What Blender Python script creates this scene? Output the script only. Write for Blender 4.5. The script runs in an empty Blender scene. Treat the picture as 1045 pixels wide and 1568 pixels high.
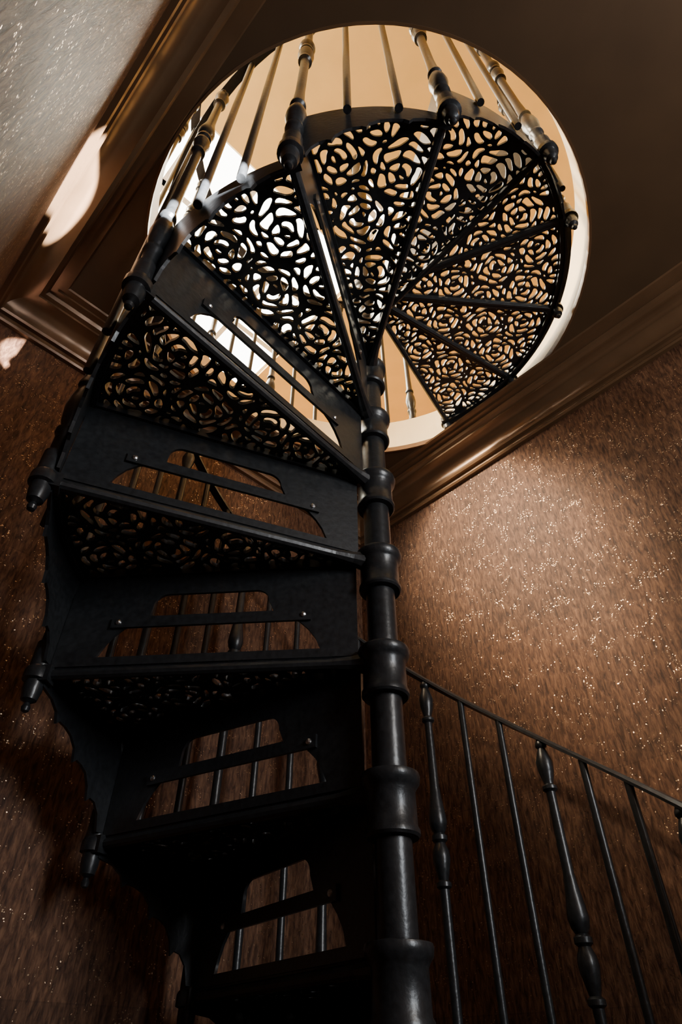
import bpy, math, random
import numpy as np
from mathutils import Vector, Matrix
random.seed(7); np.random.seed(7)
ZC=1.25
A=math.radians(134)
U=Vector((math.cos(A),math.sin(A),0)); V=Vector((math.sin(A),-math.cos(A),0))
def UV(u,v,z=0): 
    p=U*u+V*v; return Vector((p.x,p.y,z))
PX,PY=.080,1.035
RISE=.228
def lvl(k): return ZC+.123+RISE*k
TH={0:125.5,1:150,2:175.5,3:202,4:229,5:255,6:282.5,7:311,8:338}
for k in range(-6,0): TH[k]=126+25.2*k
R=.644; RB=.667
RAILH=1.188
col=bpy.context.scene.collection
# ---------------- materials
def mat(name):
    m=bpy.data.materials.new(name); m.use_nodes=True
    nt=m.node_tree; b=nt.nodes['Principled BSDF']; return m,nt,b
def N(nt,t,**kw):
    n=nt.nodes.new(t)
    for k,v in kw.items(): setattr(n,k,v)
    return n
def simple(name,c,rough=.5,metal=0,bump=0,bscale=60,var=.15):
    m,nt,b=mat(name)
    b.inputs['Roughness'].default_value=rough; b.inputs['Metallic'].default_value=metal
    tc=N(nt,'ShaderNodeTexCoord'); no=N(nt,'ShaderNodeTexNoise'); no.inputs['Scale'].default_value=bscale; no.inputs['Detail'].default_value=4
    nt.links.new(tc.outputs['Object'],no.inputs['Vector'])
    r=N(nt,'ShaderNodeValToRGB'); r.color_ramp.elements[0].position=.3; r.color_ramp.elements[1].position=.75
    r.color_ramp.elements[0].color=tuple(x*(1-var) for x in c)+(1,); r.color_ramp.elements[1].color=tuple(min(1,x*(1+var)) for x in c)+(1,)
    nt.links.new(no.outputs['Fac'],r.inputs[0]); nt.links.new(r.outputs[0],b.inputs['Base Color'])
    if bump:
        bp=N(nt,'ShaderNodeBump'); bp.inputs['Strength'].default_value=bump; bp.inputs['Distance'].default_value=.002
        nt.links.new(no.outputs['Fac'],bp.inputs['Height']); nt.links.new(bp.outputs[0],b.inputs['Normal'])
    return m
iron=simple('black_painted_iron',(.017,.0185,.0205),.32,0,.3,90,.35)
steel=simple('screw_steel',(.7,.7,.7),.3,1)
crownm=simple('bronze_trim_paint',(.18,.10,.052),.28,.35,.1,8)
ceilm=simple('brown_ceiling_paint',(.078,.044,.021),.5,.05,.1,5)
tan=simple('tan_plaster',(.72,.48,.16),.7,0,.1,6,.06)
cream=simple('cream_shaft_paint',(.80,.60,.32),.55,0,.1,6,.06)
woodf=simple('dark_wood',(.08,.04,.02),.4,0,.1,12,.3)
white=simple('white_paint',(.8,.8,.78),.5)
def wallpaper():
    m,nt,b=mat('copper_mica_wallpaper'); L=nt.links.new
    tc=N(nt,'ShaderNodeTexCoord')
    mp=N(nt,'ShaderNodeMapping'); mp.inputs['Scale'].default_value=(115,26,10); L(tc.outputs['Object'],mp.inputs['Vector'])
    n1=N(nt,'ShaderNodeTexNoise'); n1.inputs['Scale'].default_value=1; n1.inputs['Detail'].default_value=5; n1.inputs['Roughness'].default_value=.65; n1.inputs['Distortion'].default_value=.5; L(mp.outputs[0],n1.inputs['Vector'])
    n2=N(nt,'ShaderNodeTexNoise'); n2.inputs['Scale'].default_value=5; n2.inputs['Detail'].default_value=3; L(tc.outputs['Object'],n2.inputs['Vector'])
    r=N(nt,'ShaderNodeValToRGB'); e=r.color_ramp.elements
    e[0].position=.34; e[0].color=(.045,.019,.011,1); e[1].position=.70; e[1].color=(.25,.125,.067,1)
    mid=e.new(.5); mid.color=(.125,.057,.030,1)
    L(n1.outputs['Fac'],r.inputs[0])
    br=N(nt,'ShaderNodeTexBrick'); br.inputs['Scale'].default_value=1; br.inputs['Brick Width'].default_value=.62; br.inputs['Row Height'].default_value=.45
    br.inputs['Mortar Size'].default_value=.0015; br.inputs['Color1'].default_value=(1,1,1,1); br.inputs['Color2'].default_value=(.8,.8,.8,1); br.inputs['Mortar'].default_value=(.75,.75,.75,1)
    L(tc.outputs['Object'],br.inputs['Vector'])
    mx=N(nt,'ShaderNodeMix',data_type='RGBA',blend_type='MULTIPLY'); mx.inputs[0].default_value=1; L(r.outputs[0],mx.inputs[6]); L(br.outputs['Color'],mx.inputs[7])
    r2=N(nt,'ShaderNodeValToRGB'); r2.color_ramp.elements[0].color=(.75,.75,.75,1); r2.color_ramp.elements[0].position=.3; r2.color_ramp.elements[1].position=.7
    L(n2.outputs['Fac'],r2.inputs[0])
    mx2=N(nt,'ShaderNodeMix',data_type='RGBA',blend_type='MULTIPLY'); mx2.inputs[0].default_value=1; L(mx.outputs[2],mx2.inputs[6]); L(r2.outputs[0],mx2.inputs[7])
    b.inputs['Roughness'].default_value=.62; b.inputs['Metallic'].default_value=.15; b.inputs['Specular IOR Level'].default_value=.25
    bp=N(nt,'ShaderNodeBump'); bp.inputs['Strength'].default_value=.5; bp.inputs['Distance'].default_value=.003
    L(n1.outputs['Fac'],bp.inputs['Height']); L(bp.outputs[0],b.inputs['Normal']); L(mx2.outputs[2],b.inputs['Base Color'])
    vo=N(nt,'ShaderNodeTexVoronoi'); vo.inputs['Scale'].default_value=430; L(tc.outputs['Object'],vo.inputs['Vector'])
    sep=N(nt,'ShaderNodeSeparateColor'); L(vo.outputs['Color'],sep.inputs[0])
    n3=N(nt,'ShaderNodeTexNoise'); n3.inputs['Scale'].default_value=22; n3.inputs['Detail'].default_value=2; L(tc.outputs['Object'],n3.inputs['Vector'])
    ma=N(nt,'ShaderNodeMath',operation='MULTIPLY_ADD'); L(n3.outputs['Fac'],ma.inputs[0]); ma.inputs[1].default_value=.35; L(sep.outputs[0],ma.inputs[2])
    gt=N(nt,'ShaderNodeMath',operation='GREATER_THAN'); L(ma.outputs[0],gt.inputs[0]); gt.inputs[1].default_value=1.168
    fl=N(nt,'ShaderNodeBsdfPrincipled'); fl.inputs['Base Color'].default_value=(.58,.39,.24,1); fl.inputs['Metallic'].default_value=1; fl.inputs['Roughness'].default_value=.32
    geo=N(nt,'ShaderNodeNewGeometry')
    vm=N(nt,'ShaderNodeVectorMath',operation='SUBTRACT'); L(vo.outputs['Color'],vm.inputs[0]); vm.inputs[1].default_value=(.8,.5,.5)
    vs=N(nt,'ShaderNodeVectorMath',operation='SCALE'); L(vm.outputs[0],vs.inputs[0]); vs.inputs['Scale'].default_value=.4
    va=N(nt,'ShaderNodeVectorMath',operation='ADD'); L(vs.outputs[0],va.inputs[0]); L(geo.outputs['Normal'],va.inputs[1])
    vn=N(nt,'ShaderNodeVectorMath',operation='NORMALIZE'); L(va.outputs[0],vn.inputs[0]); L(vn.outputs[0],fl.inputs['Normal'])
    ms=N(nt,'ShaderNodeMixShader'); L(gt.outputs[0],ms.inputs[0]); L(b.outputs[0],ms.inputs[1]); L(fl.outputs[0],ms.inputs[2])
    L(ms.outputs[0],nt.nodes['Material Output'].inputs['Surface'])
    return m
wp=wallpaper()
# ---------------- mesh helpers
class MB:
    def __init__(s): s.v=[]; s.f=[]
    def add(s,vs,fs):
        o=len(s.v); s.v+= [tuple(x) for x in vs]; s.f+=[tuple(i+o for i in f) for f in fs]
    def lathe(s,prof,c=(0,0,0),n=16,cap=True):
        vs=[];fs=[]
        for r,z in prof:
            for i in range(n):
                a=2*math.pi*i/n; vs.append((c[0]+r*math.cos(a),c[1]+r*math.sin(a),c[2]+z))
        for j in range(len(prof)-1):
            for i in range(n):
                fs.append((j*n+i,j*n+(i+1)%n,(j+1)*n+(i+1)%n,(j+1)*n+i))
        if cap:
            fs.append(tuple(reversed(range(n)))); fs.append(tuple((len(prof)-1)*n+i for i in range(n)))
        s.add(vs,fs)
    def box(s,M,x0,x1,y0,y1,z0,z1):
        vs=[M@Vector((x,y,z)) for z in (z0,z1) for y in (y0,y1) for x in (x0,x1)]
        s.add(vs,[(0,2,3,1),(4,5,7,6),(0,1,5,4),(2,6,7,3),(0,4,6,2),(1,3,7,5)])
    def arcgrid(s,r0,r1,th,zt,zb):
        vs=[];fs=[];n=len(th)
        for t,a,b in zip(th,zt,zb):
            c,sn=math.cos(t),math.sin(t)
            vs+=[(r0*c,r0*sn,b),(r1*c,r1*sn,b),(r1*c,r1*sn,a),(r0*c,r0*sn,a)]
        for i in range(n-1):
            for j in range(4):
                fs.append((4*i+j,4*i+(j+1)%4,4*i+4+(j+1)%4,4*i+4+j))
        fs+= [(0,3,2,1),tuple(4*(n-1)+j for j in range(4))]
        s.add(vs,fs)
    def sweep(s,path,prof,closed=False):
        n=len(path);m=len(prof);vs=[];fs=[]
        for i,p in enumerate(path):
            a=path[max(i-1,0)];b=path[min(i+1,n-1)]; t=(b-a).normalized()
            side=t.cross(Vector((0,0,1))).normalized(); up=side.cross(t).normalized()
            for x,y in prof: vs.append(p+side*x+up*y)
        for i in range(n-1):
            for j in range(m): fs.append((i*m+j,i*m+(j+1)%m,(i+1)*m+(j+1)%m,(i+1)*m+j))
        fs.append(tuple(reversed(range(m)))); fs.append(tuple((n-1)*m+j for j in range(m)))
        s.add(vs,fs)
    def mesh(s,name,m,smooth=False):
        me=bpy.data.meshes.new(name); me.from_pydata(s.v,[],s.f); me.update(); me.materials.append(m)
        if smooth:
            me.polygons.foreach_set('use_smooth',[True]*len(me.polygons))
            me.set_sharp_from_angle(angle=math.radians(35))
        return me
def obj(name,data,parent=None,M=None):
    o=bpy.data.objects.new(name,data); col.objects.link(o)
    if parent: o.parent=parent
    if M is not None: o.matrix_local=M
    return o
I4=Matrix.Identity(4)
# ---------------- staircase
stair=bpy.data.objects.new('spiral_staircase',None); col.objects.link(stair); stair.location=(PX,PY,0)
bpy.context.view_layer.update()
# --- lattice field: petals in rings about several rose centres
W=math.radians(26.5); NR,NA=290,144; R0=.04
ri=np.linspace(R0,R,NR+1); ai=np.linspace(0,1,NA+1)
RR,AA=np.meshgrid(ri,ai,indexing='ij')
X=RR*np.cos((AA-.5)*W); Y=RR*np.sin((AA-.5)*W)
Xw=X+.003*np.sin(Y*80+X*40)+.0015*np.sin(X*150+1); Yw=Y+.003*np.sin(X*78+.7)+.0015*np.cos(Y*150+X*60)
roses=[(.560,-.072,1.),(.530,.064,1.15),(.435,-.026,1.15),(.385,.066,.5),(.330,-.055,.5),(.300,.010,1.05),(.195,-.002,.9),(.628,.002,.4),(.465,-.105,.3),(.125,.004,.5)]
C=np.array(roses)
D=np.hypot(Xw[...,None]-C[:,0],Yw[...,None]-C[:,1])
PWR=D**2-(C[:,2]*.045)**2
o_=np.argsort(PWR,axis=-1)[...,:3]
p0=np.take_along_axis(PWR,o_[...,0:1],-1)[...,0]
def smin(a,b,kk=.006):
    hh=np.clip(.5+.5*(b-a)/kk,0,1); return b*(1-hh)+a*hh-kk*hh*(1-hh)
dv=np.full(X.shape,.05)
for j in (1,2):
    pj=np.take_along_axis(PWR,o_[...,j:j+1],-1)[...,0]
    sj=np.hypot(C[o_[...,0],0]-C[o_[...,j],0],C[o_[...,0],1]-C[o_[...,j],1])
    dv=smin(dv,(pj-p0)/(2*sj))
me_=o_[...,0]; cx,cy=C[me_,0],C[me_,1]
dx=Xw-cx; dy=Yw-cy; q=np.hypot(dx,dy); sgn=np.where(me_%2==0,1,-1); ph=np.arctan2(dy,dx)*sgn+me_*1.7
ph=(ph+math.pi)%(2*math.pi)-math.pi
pitch=.0215
s=(q-.001)/pitch-ph/(2*math.pi)
dsp=np.abs(s-np.round(s))*pitch
fl=np.floor(s)
rmid=np.maximum((fl+.5)*pitch,.008)
nb=np.clip(np.round(2*math.pi*rmid/.044),1,12)
an=(ph*nb)/(2*math.pi)+fl*.37+(q/pitch-fl)*.42
db=np.abs(an-np.round(an))*2*math.pi/nb*q*.93
ins=smin(dsp,db); ins=np.where(q<.0075,ins*.3,ins)
dist=smin(ins,dv)
w=.0038
edge=np.minimum(RR*np.sin(AA*W),RR*np.sin((1-AA)*W)); 
F=w-dist
for _ in range(4):
    P=np.pad(F,1,mode='edge'); F=(P[:-2,1:-1]+P[2:,1:-1]+P[1:-1,:-2]+P[1:-1,2:]+2*F)/6
F=np.maximum(F,np.maximum(.009-edge,np.maximum(.014-(R-RR),.10-RR)))
cell=(F[:-1,:-1]+F[1:,:-1]+F[:-1,1:]+F[1:,1:])/4>0
gr,ga=np.gradient(F); g2=gr**2+ga**2+1e-12
cp=np.pad(cell,1,constant_values=False); 
s4=cp[:-1,:-1].astype(int)+cp[1:,:-1]+cp[:-1,1:]+cp[1:,1:]
bd=(s4>0)&(s4<4); bd[0,:]=bd[-1,:]=False; bd[:,0]=bd[:,-1]=False
mr=np.where(bd,np.clip(-F*gr/g2,-.6,.6),0); mA=np.where(bd,np.clip(-F*ga/g2,-.6,.6),0)
RRm=RR+mr*(ri[1]-ri[0]); AAm=AA+mA*(ai[1]-ai[0])
nid=np.arange((NR+1)*(NA+1)).reshape(NR+1,NA+1); NN=nid.size
ci,cj=np.nonzero(cell)
a_,b_,c_,d_=nid[ci,cj],nid[ci+1,cj],nid[ci+1,cj+1],nid[ci,cj+1]
faces=[np.stack([a_,b_,c_,d_],1),np.stack([d_,c_,b_,a_],1)+NN]
def side(di,dj,p,q):
    nb=cp[1+ci+di,1+cj+dj]; m=~nb
    P_=[a_,b_,c_,d_][p][m];Q_=[a_,b_,c_,d_][q][m]
    faces.append(np.stack([P_,P_+NN,Q_+NN,Q_],1))
side(0,-1,0,1); side(1,0,1,2); side(0,1,2,3); side(-1,0,3,0)
Fc=np.concatenate(faces); used,inv=np.unique(Fc,return_inverse=True); Fc=inv.reshape(-1,4)
THK=.009
def tread_mesh(name,t0,t1):
    th=t0+AAm.ravel()*(t1-t0); r=RRm.ravel()
    co=np.stack([r*np.cos(th),r*np.sin(th),np.zeros_like(r)],1); lo=co.copy(); lo[:,2]=-THK
    co=np.concatenate([co,lo])[used]
    mb=MB()
    for t,sg in ((t0,1),(t1,-1)):
        M=Matrix.Rotation(t,4,'Z')
        y0,y1=(0,.011) if sg>0 else (-.011,0)
        mb.box(M,.03,R,y0,y1,-.02,.003)
    M=Matrix.Rotation(t1,4,'Z')
    n=10; vs=[];fs=[]
    for x,rr in ((.03,.022),(.06,.015),(.10,.0105),(R,.0105)):
        for i in range(n):
            a=2*math.pi*i/n; vs.append(M@Vector((x,-.004+rr*math.cos(a),-.012+rr*math.sin(a))))
    for j in range(3):
        for i in range(n): fs.append((j*n+i,j*n+(i+1)%n,(j+1)*n+(i+1)%n,(j+1)*n+i))
    mb.add(vs,fs)
    ths=np.linspace(t0,t1,15)
    mb.arcgrid(R-.010,R+.004,ths,[.004]*15,[-.022]*15)
    nv=len(co); vv=np.array(mb.v); allv=np.concatenate([co,vv])
    me=bpy.data.meshes.new(name)
    fl=Fc.tolist()+[tuple(i+nv for i in f) for f in mb.f]
    me.from_pydata(allv.tolist(),[],fl); me.update(); me.materials.append(iron); return me
rad=math.radians
for k in range(-5,9):
    obj('tread_%d'%(k+6),tread_mesh('tread',rad(TH[k-1]),rad(TH[k])),stair,Matrix.Translation((0,0,lvl(k))))
land=[338,365,391.5,418]
for i in range(3):
    obj('landing_%d'%(i+1),tread_mesh('landing',rad(land[i]),rad(land[i+1])),stair,Matrix.Translation((0,0,lvl(8))))
# --- riser plates
def riser_curve():
    cu=bpy.data.curves.new('riser','CURVE'); cu.dimensions='2D'; cu.fill_mode='BOTH'; cu.extrude=.003
    H=RISE-.012
    def poly(pts):
        s=cu.splines.new('POLY'); s.points.add(len(pts)-1); s.use_cyclic_u=True
        for p,q in zip(s.points,pts): p.co=(q[0],q[1],0,1)
    poly([(.048,0),(R+.002,0),(R+.002,H),(.048,H)])
    hole=[(.12,.018)]
    def arc(cx,cy,r,a0,a1,n=7):
        return [(cx+r*math.cos(rad(a0+(a1-a0)*i/n)),cy+r*math.sin(rad(a0+(a1-a0)*i/n))) for i in range(n+1)]
    hole+=[(.56,.018)]
    hole+=[(.550,.042),(.538,.062),(.518,.082),(.492,.096),(.472,.100)]
    hole+=arc(.440,.132,.028,0,90)
    hole+=arc(.255,.132,.028,90,180)
    hole+=[(.212,.100),(.190,.096),(.164,.082),(.144,.062),(.130,.042)]
    poly(hole)
    cu.materials.append(iron); return cu
rc=riser_curve()
bar=MB(); bar.box(I4,.14,.545,.080,.104,.003,.009); barme=bar.mesh('riser_bar',iron)
sc=MB()
for x in (.155,.53):
    n=12
    vs=[];fs=[]
    for z,r_ in ((.009,.0058),(.0115,.0052),(.0135,.002)):
        for i in range(n): vs.append((x+r_*math.cos(2*math.pi*i/n),.092+r_*math.sin(2*math.pi*i/n),z))
    for j in range(2):
        for i in range(n): fs.append((j*n+i,j*n+(i+1)%n,(j+1)*n+(i+1)%n,(j+1)*n+i))
    fs.append(tuple(2*n+i for i in range(n))); sc.add(vs,fs)
scme=sc.mesh('riser_screws',steel)
for k in range(-6,8):
    t=rad(TH[k]); rd=Vector((math.cos(t),math.sin(t),0)); up=Vector((0,0,1)); nz=rd.cross(up)
    M=Matrix((rd,up,nz)).transposed().to_4x4(); M.translation=Vector((0,0,lvl(k)+.001))
    obj('riser_%d'%(k+6),rc,stair,M)
    M2=Matrix((rd,up,-nz)).transposed().to_4x4() 
    M2.translation=M.translation
    obj('riser_bar_%d'%(k+6),barme,stair,M2); obj('riser_screw_%d'%(k+6),scme,stair,M2)
# --- skirts
prof=[(0,-.222),(.07,-.222),(.10,-.19),(.15,-.172),(.20,-.168),(.23,-.176),(.25,-.150),(.30,-.128),(.36,-.118),(.42,-.114),(.45,-.122),(.47,-.096),(.54,-.078),(.62,-.07),(.70,-.068),(.73,-.076),(.76,-.056),(.85,-.042),(1,-.036)]
pa=np.array([p[0] for p in prof]); pz=np.array([p[1] for p in prof])
mb=MB()
for k in range(-6,8):
    aa=np.unique(np.concatenate([np.linspace(0,1,25),pa]))
    th=rad(TH[k])+aa*rad(TH[k+1]-TH[k])
    z1=lvl(k+1)
    mb.arcgrid(R+.003,R+.009,th,[z1+.012]*len(aa),(z1+np.interp(aa,pa,pz)).tolist())
th=np.linspace(rad(338),rad(418),50)
mb.arcgrid(R+.003,R+.009,th,[lvl(8)+.012]*50,[lvl(8)-.03]*50)
mb.arcgrid(R+.009,R+.030,th,[lvl(8)+.012]*50,[lvl(8)+.004]*50)
obj('outer_skirt',mb.mesh('outer_skirt',iron),stair)
# --- centre pole with sleeves
mb=MB()
PR=.029
mb.lathe([(PR,0),(PR,lvl(8)+1.15)],n=40)
mb.lathe([(.08,0),(.08,.012),(.058,.02),(.042,.05)],n=32)
for k in range(-5,9):
    z=lvl(k)
    mb.lathe([(PR+.001,z-.088),(.040,z-.086),(.043,z-.082),(.043,z-.075),(.040,z-.070),(.0395,z-.018),(.043,z-.012),(.0475,z-.006),(.049,z+.004),(.0475,z+.009),(PR+.001,z+.013)],n=40)
z=lvl(8)+1.15
mb.lathe([(.024,z),(.036,z+.01),(.022,z+.03),(.036,z+.06),(.034,z+.085),(.012,z+.11),(.002,z+.115)],n=24)
obj('centre_pole',mb.mesh('centre_pole',iron,True),stair)
# --- balusters
tp=[]
top=RAILH
for r_,d_2 in [(.008,0),(.013,.012),(.013,.018),(.009,.024),(.013,.035),(.0195,.058),(.0175,.080),(.011,.105),(.011,.110),(.0165,.115),(.0165,.122),(.0105,.128),(.010,.15),(.0115,.30),(.014,.325),(.0195,.365),(.0215,.385),(.018,.402),(.012,.412),(.018,.418),(.018,.428),(.012,.434),(.0185,.450),(.0205,.468),(.015,.498),(.011,.515),(.017,.520),(.017,.529),(.011,.534),(.0105,.60),(.0105,.80),(.0125,.90),(.017,.915),(.017,.923),(.012,.93),(.0195,.97),(.0215,1.0),(.017,1.04),(.011,1.06),(.018,1.067),(.018,1.078),(.014,1.085),(.014,1.13),(.019,1.135),(.019,RAILH)]:
    tp.append((r_*1.06,top-d_2))
tp=tp[::-1]
knob=[(.002,-.088),(.007,-.085),(.0085,-.078),(.005,-.070),(.009,-.067),(.0145,-.064),(.018,-.045),(.018,-.028),(.025,-.025),(.025,-.006),(.022,0)]
mb=MB(); mb.lathe(tp,n=18); tbm=mb.mesh('turned_baluster',iron,True)
mb=MB(); mb.lathe(knob,n=20); 
mb.box(I4,-.030,0,-.014,.014,-.030,.002); km=mb.mesh('baluster_knob',iron,True)
mb=MB(); mb.lathe([(.0090,0),(.0090,1)],n=12); pbm=mb.mesh('plain_baluster',iron,True)
bi=0
def place(me,name,t,r,z,sz=1,parent=stair,c=(0,0)):
    M=Matrix.Translation((c[0]+r*math.cos(t),c[1]+r*math.sin(t),z))@Matrix.Rotation(t,4,'Z')@Matrix.Diagonal((1,1,sz,1))
    return obj(name,me,parent,M)
for k in range(-6,9):
    t=rad(TH[k]); place(tbm,'turned_baluster_%d'%(k+7),t,RB,max(lvl(k),0.001))
    if k>-6: place(km,'baluster_knob_%d'%(k+7),t,RB,lvl(k))
    if k<8:
        for f in (1/3,2/3):
            tt=rad(TH[k]+(TH[k+1]-TH[k])*f)
            place(pbm,'plain_baluster_%d'%bi,tt,RB-.004,lvl(k+1)-.035,RAILH-RISE*(1-f)+.035); bi+=1
for a in land[1:]: place(km,'landing_knob_%d'%a,rad(a),RB-.008,lvl(8),.7)
path=[]
for k in range(-6,8):
    for f in np.linspace(0,1,9)[:-1]:
        t=rad(TH[k]+(TH[k+1]-TH[k])*f); path.append(Vector((RB*math.cos(t),RB*math.sin(t),lvl(k)+RISE*f+RAILH)))
t=rad(TH[8]); path.append(Vector((RB*math.cos(t),RB*math.sin(t),lvl(8)+RAILH)))
mb=MB(); mb.sweep(path,[(-.014,-.003),(.014,-.003),(.014,.003),(.008,.009),(-.008,.009),(-.014,.003)])
obj('handrail',mb.mesh('handrail',iron,True),stair)

# ---------------- room shell
H=1.88+ZC; FL=2.06+ZC; OC=Vector((.083,1.004,0)); OR=.70
u0,u1,v0,v1=-2.4,1.475,-.10,1.545
UU0,UU1,VV0,VV1=-2.4,3.9,-1.7,3.2; ZT=4.55+ZC
def wall(name,p0,p1,z0,z1,m,inside,holes=()):
    a=UV(*p0);b=UV(*p1); x=(b-a).normalized(); y=Vector((0,0,1)); z=x.cross(y)
    if (inside-a).dot(z)<0: a,b=b,a; x=-x; z=-z
    Lw=(b-a).length; M=Matrix((x,y,z)).transposed().to_4x4(); M.translation=Vector((a.x,a.y,z0))
    mb=MB(); Hh=z1-z0
    hs=[]
    for (q0,q1,h0,h1) in holes:
        s0=(UV(*q0)-a).dot(x); s1=(UV(*q1)-a).dot(x); hs.append((min(s0,s1),max(s0,s1),h0-z0,h1-z0))
    xs=sorted({0,Lw}|{h[0] for h in hs}|{h[1] for h in hs}); ys=sorted({0,Hh}|{h[2] for h in hs}|{h[3] for h in hs})
    for i in range(len(xs)-1):
        for j in range(len(ys)-1):
            cx=(xs[i]+xs[i+1])/2; cy=(ys[j]+ys[j+1])/2
            if any(h[0]<cx<h[1] and h[2]<cy<h[3] for h in hs): continue
            mb.box(I4,xs[i],xs[i+1],ys[j],ys[j+1],-.06,0)
    me=mb.mesh(name,m); o=obj(name,me); o.matrix_world=M; return o
inside=UV(.3,.7)
wall('wall_left',(u0,v0),(u1+.06,v0),0,H,wp,inside)
wall('wall_back',(u1,v0-.06),(u1,v1+.06),0,H,wp,inside)
wall('wall_right',(u0,v1),(u1+.06,v1),0,H,wp,inside)
wall('wall_front',(u0,v0-.06),(u0,v1+.06),0,H,wp,inside)
def quadbox(name,ua,ub,va,vb,z0,z1,m):
    mb=MB(); M=Matrix((U,V,Vector((0,0,1)))).transposed().to_4x4(); mb.box(M,ua,ub,va,vb,z0,z1); return obj(name,mb.mesh(name,m))
quadbox('floor',u0,u1,v0,v1,-.08,0,woodf)
def slab():
    oc=(OC.dot(U),OC.dot(V)); n=128
    angs=[2*math.pi*i/n for i in range(n)]
    for cu_ in (UU0,UU1):
        for cv in (VV0,VV1): angs.append(math.atan2(cv-oc[1],cu_-oc[0])%(2*math.pi))
    angs=sorted(set(angs)); n=len(angs)
    me=bpy.data.meshes.new('ceiling'); vs=[];fs=[];mi=[]
    for z in (H,FL):
        for a in angs:
            c,s=math.cos(a),math.sin(a); vs.append(UV(oc[0]+OR*c,oc[1]+OR*s,z))
            ts=[]
            if abs(c)>1e-9: ts.append(((UU1 if c>0 else UU0)-oc[0])/c)
            if abs(s)>1e-9: ts.append(((VV1 if s>0 else VV0)-oc[1])/s)
            t=min(ts); vs.append(UV(oc[0]+t*c,oc[1]+t*s,z))
    for i in range(n):
        j=(i+1)%n
        fs.append((2*i,2*i+1,2*j+1,2*j)); mi.append(0)
        o=2*n; fs.append((o+2*i,o+2*j,o+2*j+1,o+2*i+1)); mi.append(2)
        fs.append((2*i,2*j,o+2*j,o+2*i)); mi.append(1)
        fs.append((2*i+1,o+2*i+1,o+2*j+1,2*j+1)); mi.append(2)
    me.from_pydata(vs,[],fs); me.update()
    for m in (ceilm,cream,woodf): me.materials.append(m)
    me.polygons.foreach_set('material_index',mi)
    return obj('ceiling',me)
slab()
mb=MB(); th=np.linspace(0,2*math.pi,97)
mb.arcgrid(OR-.003,OR+.004,th,[H+.02]*97,[H-.003]*97)
o=obj('trim_1',mb.mesh('opening_rim',crownm)); o.location=(OC.x,OC.y,0)
cp_=[(0,-.150),(.014,-.150),(.018,-.143),(.014,-.136),(.010,-.134),(.010,-.118),(.024,-.118),(.028,-.110),(.024,-.102)]
for i in range(1,9):
    a=rad(i*11.25); cp_.append((.084-.060*math.cos(a),-.102+.057*math.sin(a)))
cp_+=[(.092,-.045),(.092,-.036),(.104,-.031),(.110,-.020),(.106,-.013),(.128,-.013),(.128,-.005),(.150,-.005),(.154,0)]
def crown():
    corners=[(u0,v0,1,1),(u1,v0,-1,1),(u1,v1,-1,-1),(u0,v1,1,-1)]
    m=len(cp_); vs=[];fs=[]
    for (cu_,cv,su,sv) in corners:
        for o_,z in cp_: vs.append(UV(cu_+su*o_,cv+sv*o_,H+z))
    for i in range(4):
        j=(i+1)%4
        for q in range(m-1): fs.append((i*m+q,j*m+q,j*m+q+1,i*m+q+1))
    mb=MB(); mb.add(vs,fs); me=mb.mesh('crown',crownm,True); return obj('trim_2',me)
crown()
# ---------------- upper room
ins2=UV(.5,.7)
winU=(.7,2.5); winZ=(2.95+ZC,4.25+ZC)
wall('wall_upper_left',(UU0,VV0),(UU1,VV0),FL,ZT,tan,ins2,[((winU[0],VV0),(winU[1],VV0),winZ[0],winZ[1])])
wall('wall_upper_back',(UU1,VV0),(UU1,VV1),FL,ZT,tan,ins2)
wall('wall_upper_right',(UU0,VV1),(UU1,VV1),FL,ZT,tan,ins2)
wall('wall_upper_front',(UU0,VV0),(UU0,VV1),FL,ZT,tan,ins2)
sky=[(1.5,3.6,-.25,1.7),(1.0,1.32,1.2,1.55)]
us=sorted({UU0,UU1}|{s[0] for s in sky}|{s[1] for s in sky}); vs_=sorted({VV0,VV1}|{s[2] for s in sky}|{s[3] for s in sky})
mb=MB(); MX=Matrix((U,V,Vector((0,0,1)))).transposed().to_4x4()
for i in range(len(us)-1):
    for j in range(len(vs_)-1):
        cu_=(us[i]+us[i+1])/2; cv=(vs_[j]+vs_[j+1])/2
        if any(s[0]<cu_<s[1] and s[2]<cv<s[3] for s in sky): continue
        mb.box(MX,us[i],us[i+1],vs_[j],vs_[j+1],ZT,ZT+.15)
obj('ceiling_upper',mb.mesh('ceiling_upper',tan))
for n_,s in enumerate(sky):
    mb=MB(); nu=4; nv=4 if n_==0 else 1
    for i in range(nu+1):
        x=s[0]+(s[1]-s[0])*i/nu; mb.box(MX,x-.02,x+.02,s[2],s[3],ZT+.03,ZT+.08)
    for i in range(nv+1):
        y=s[2]+(s[3]-s[2])*i/nv; mb.box(MX,s[0],s[1],y-.02,y+.02,ZT+.03,ZT+.08)
    obj('window_%d'%(n_+2),mb.mesh('skylight_frame',white))
mb=MB()
for i in range(4):
    x=winU[0]+(winU[1]-winU[0])*i/3; mb.box(MX,x-.025,x+.025,VV0-.05,VV0-.01,winZ[0],winZ[1])
for i in range(3):
    z=winZ[0]+(winZ[1]-winZ[0])*i/2; mb.box(MX,winU[0],winU[1],VV0-.05,VV0-.01,z-.025,z+.025)
obj('window_1',mb.mesh('window_frame',white))
bal=bpy.data.objects.new('landing_balustrade',None); col.objects.link(bal); bal.location=(OC.x,OC.y,0)
gr_=OR+.05; path=[]
angs=np.linspace(72,322,31)
for i,a in enumerate(angs):
    if i%3==0: place(tbm,'turned_baluster_g%d'%i,rad(a),gr_,FL,.92,bal)
    else: place(pbm,'plain_baluster_g%d'%i,rad(a),gr_,FL,RAILH*.92,bal)
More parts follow.
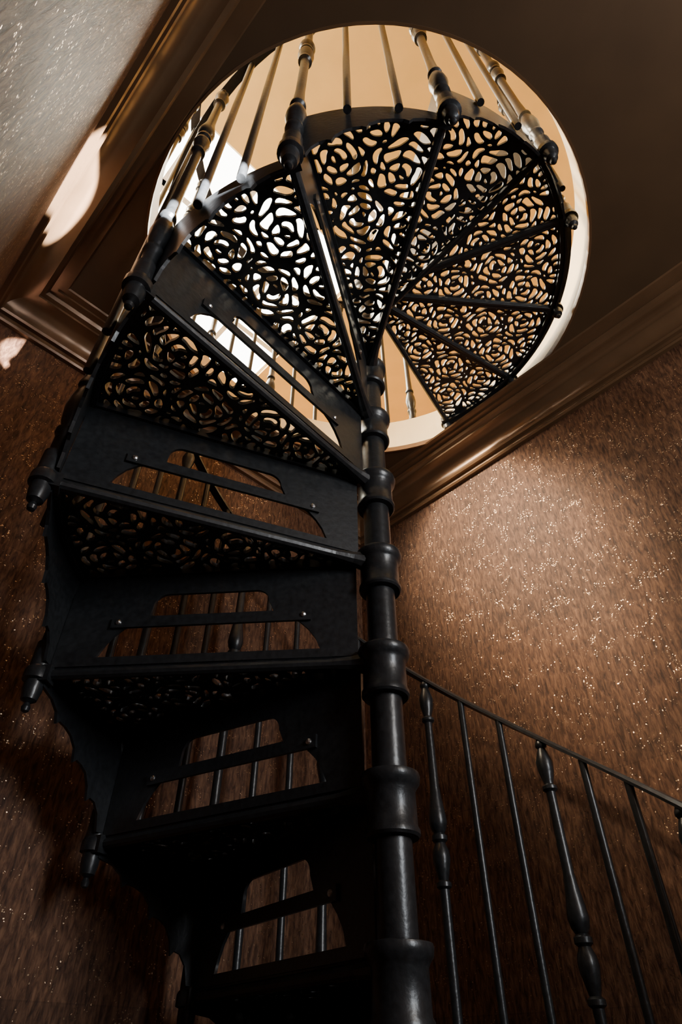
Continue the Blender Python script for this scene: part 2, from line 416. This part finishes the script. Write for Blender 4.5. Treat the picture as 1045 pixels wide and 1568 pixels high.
for a in np.linspace(72,322,80): path.append(Vector((gr_*math.cos(rad(a)),gr_*math.sin(rad(a)),FL+RAILH*.92)))
mb=MB(); mb.sweep(path,[(-.02,-.003),(.02,-.003),(.02,.006),(.012,.014),(-.012,.014),(-.02,.006)]); obj('guard_rail',mb.mesh('guard_rail',iron,True),bal)

# ---------------- lights
def area(name,loc,target,sx,sy,e,c):
    l=bpy.data.lights.new(name,'AREA'); l.shape='RECTANGLE'; l.size=sx; l.size_y=sy; l.energy=e; l.color=c
    o=obj(name,l); o.location=loc; d=(Vector(target)-Vector(loc)); o.rotation_euler=d.to_track_quat('-Z','Y').to_euler(); return o
s=sky[0]
area('skylight_daylight',UV((s[0]+s[1])/2,(s[2]+s[3])/2,ZT+.3),UV((s[0]+s[1])/2,(s[2]+s[3])/2,0),3.2,3.2,1000,(1,.92,.70))
s=sky[1]
area('skylight_small_daylight',UV((s[0]+s[1])/2,(s[2]+s[3])/2,ZT+.3),UV((s[0]+s[1])/2,(s[2]+s[3])/2,0),.9,.9,60,(1,.96,.9))
area('window_daylight',UV((winU[0]+winU[1])/2,VV0-.3,sum(winZ)/2),UV(.66,.75,1.88+ZC),1.8,1.3,260,(1,.90,.70))
def point(name,loc,e,c,r=.1):
    l=bpy.data.lights.new(name,'POINT'); l.energy=e; l.color=c; l.shadow_soft_size=r; o=obj(name,l); o.location=loc; return o
point('upper_room_fill',UV(-1.2,2.2,3.7+ZC),55,(1,.78,.48),.15)  # warm fill added out of view to light the tan plaster; no fixture
point('lower_room_fill',UV(-1.2,.75,1.25+ZC),20,(1,.84,.67),.2)  # fill added behind the camera to lift the walls and stair front
area('lower_cool_fill',UV(-2.25,.75,1.15+ZC),UV(.6,.9,1.5+ZC),.6,1.0,50,(.90,.95,1))  # cool area fill added for pole sheen; the front wall has no window
def spot(name,loc,target,e,c,ang,blend=.3,r=.02):
    l=bpy.data.lights.new(name,'SPOT'); l.energy=e; l.color=c; l.spot_size=rad(ang); l.spot_blend=blend; l.shadow_soft_size=r
    o=obj(name,l); o.location=loc; d=Vector(target)-Vector(loc); o.rotation_euler=d.to_track_quat('-Z','Y').to_euler()
spot('crown_patch_spot',UV(-1.1,.42,.95+ZC),UV(.94,-.07,1.765+ZC),20000,(1,.98,.95),3.6,.12,.006)  # unseen spot added to make the bright strip along the left crown
spot('back_wall_patch_spot',UV(-.5,.20,.9+ZC),UV(1.475,.06,1.64+ZC),7000,(1,.98,.95),4.5,.2,.01)  # added spot that makes the white patch below the back crown
spot('left_wall_fill_spot',UV(-.9,1.0,.9+ZC),UV(1.0,-.1,1.65+ZC),20,(.80,.88,1),30,1,.1)  # broad cool spot, added to brighten the left wall near the crown
spot('right_wall_fill_spot',UV(1.6,-1.2,3.6+ZC),UV(.34,1.545,1.12+ZC),2000,(1,.80,.56),42,1,.36)  # spot added in the upper room to boost the right wall glow
wd=bpy.data.worlds.new('world'); bpy.context.scene.world=wd; wd.use_nodes=True
wd.node_tree.nodes['Background'].inputs[0].default_value=(1,.95,.84,1); wd.node_tree.nodes['Background'].inputs[1].default_value=14.0
# ---------------- camera
cam=bpy.data.cameras.new('camera'); co=bpy.data.objects.new('camera',cam); col.objects.link(co)
cam.sensor_fit='VERTICAL'; cam.sensor_height=36; cam.lens=1414/2352*36; cam.clip_start=.01
co.location=(0,0,ZC); co.rotation_euler=(rad(90+42.35),0,0)
bpy.context.scene.camera=co
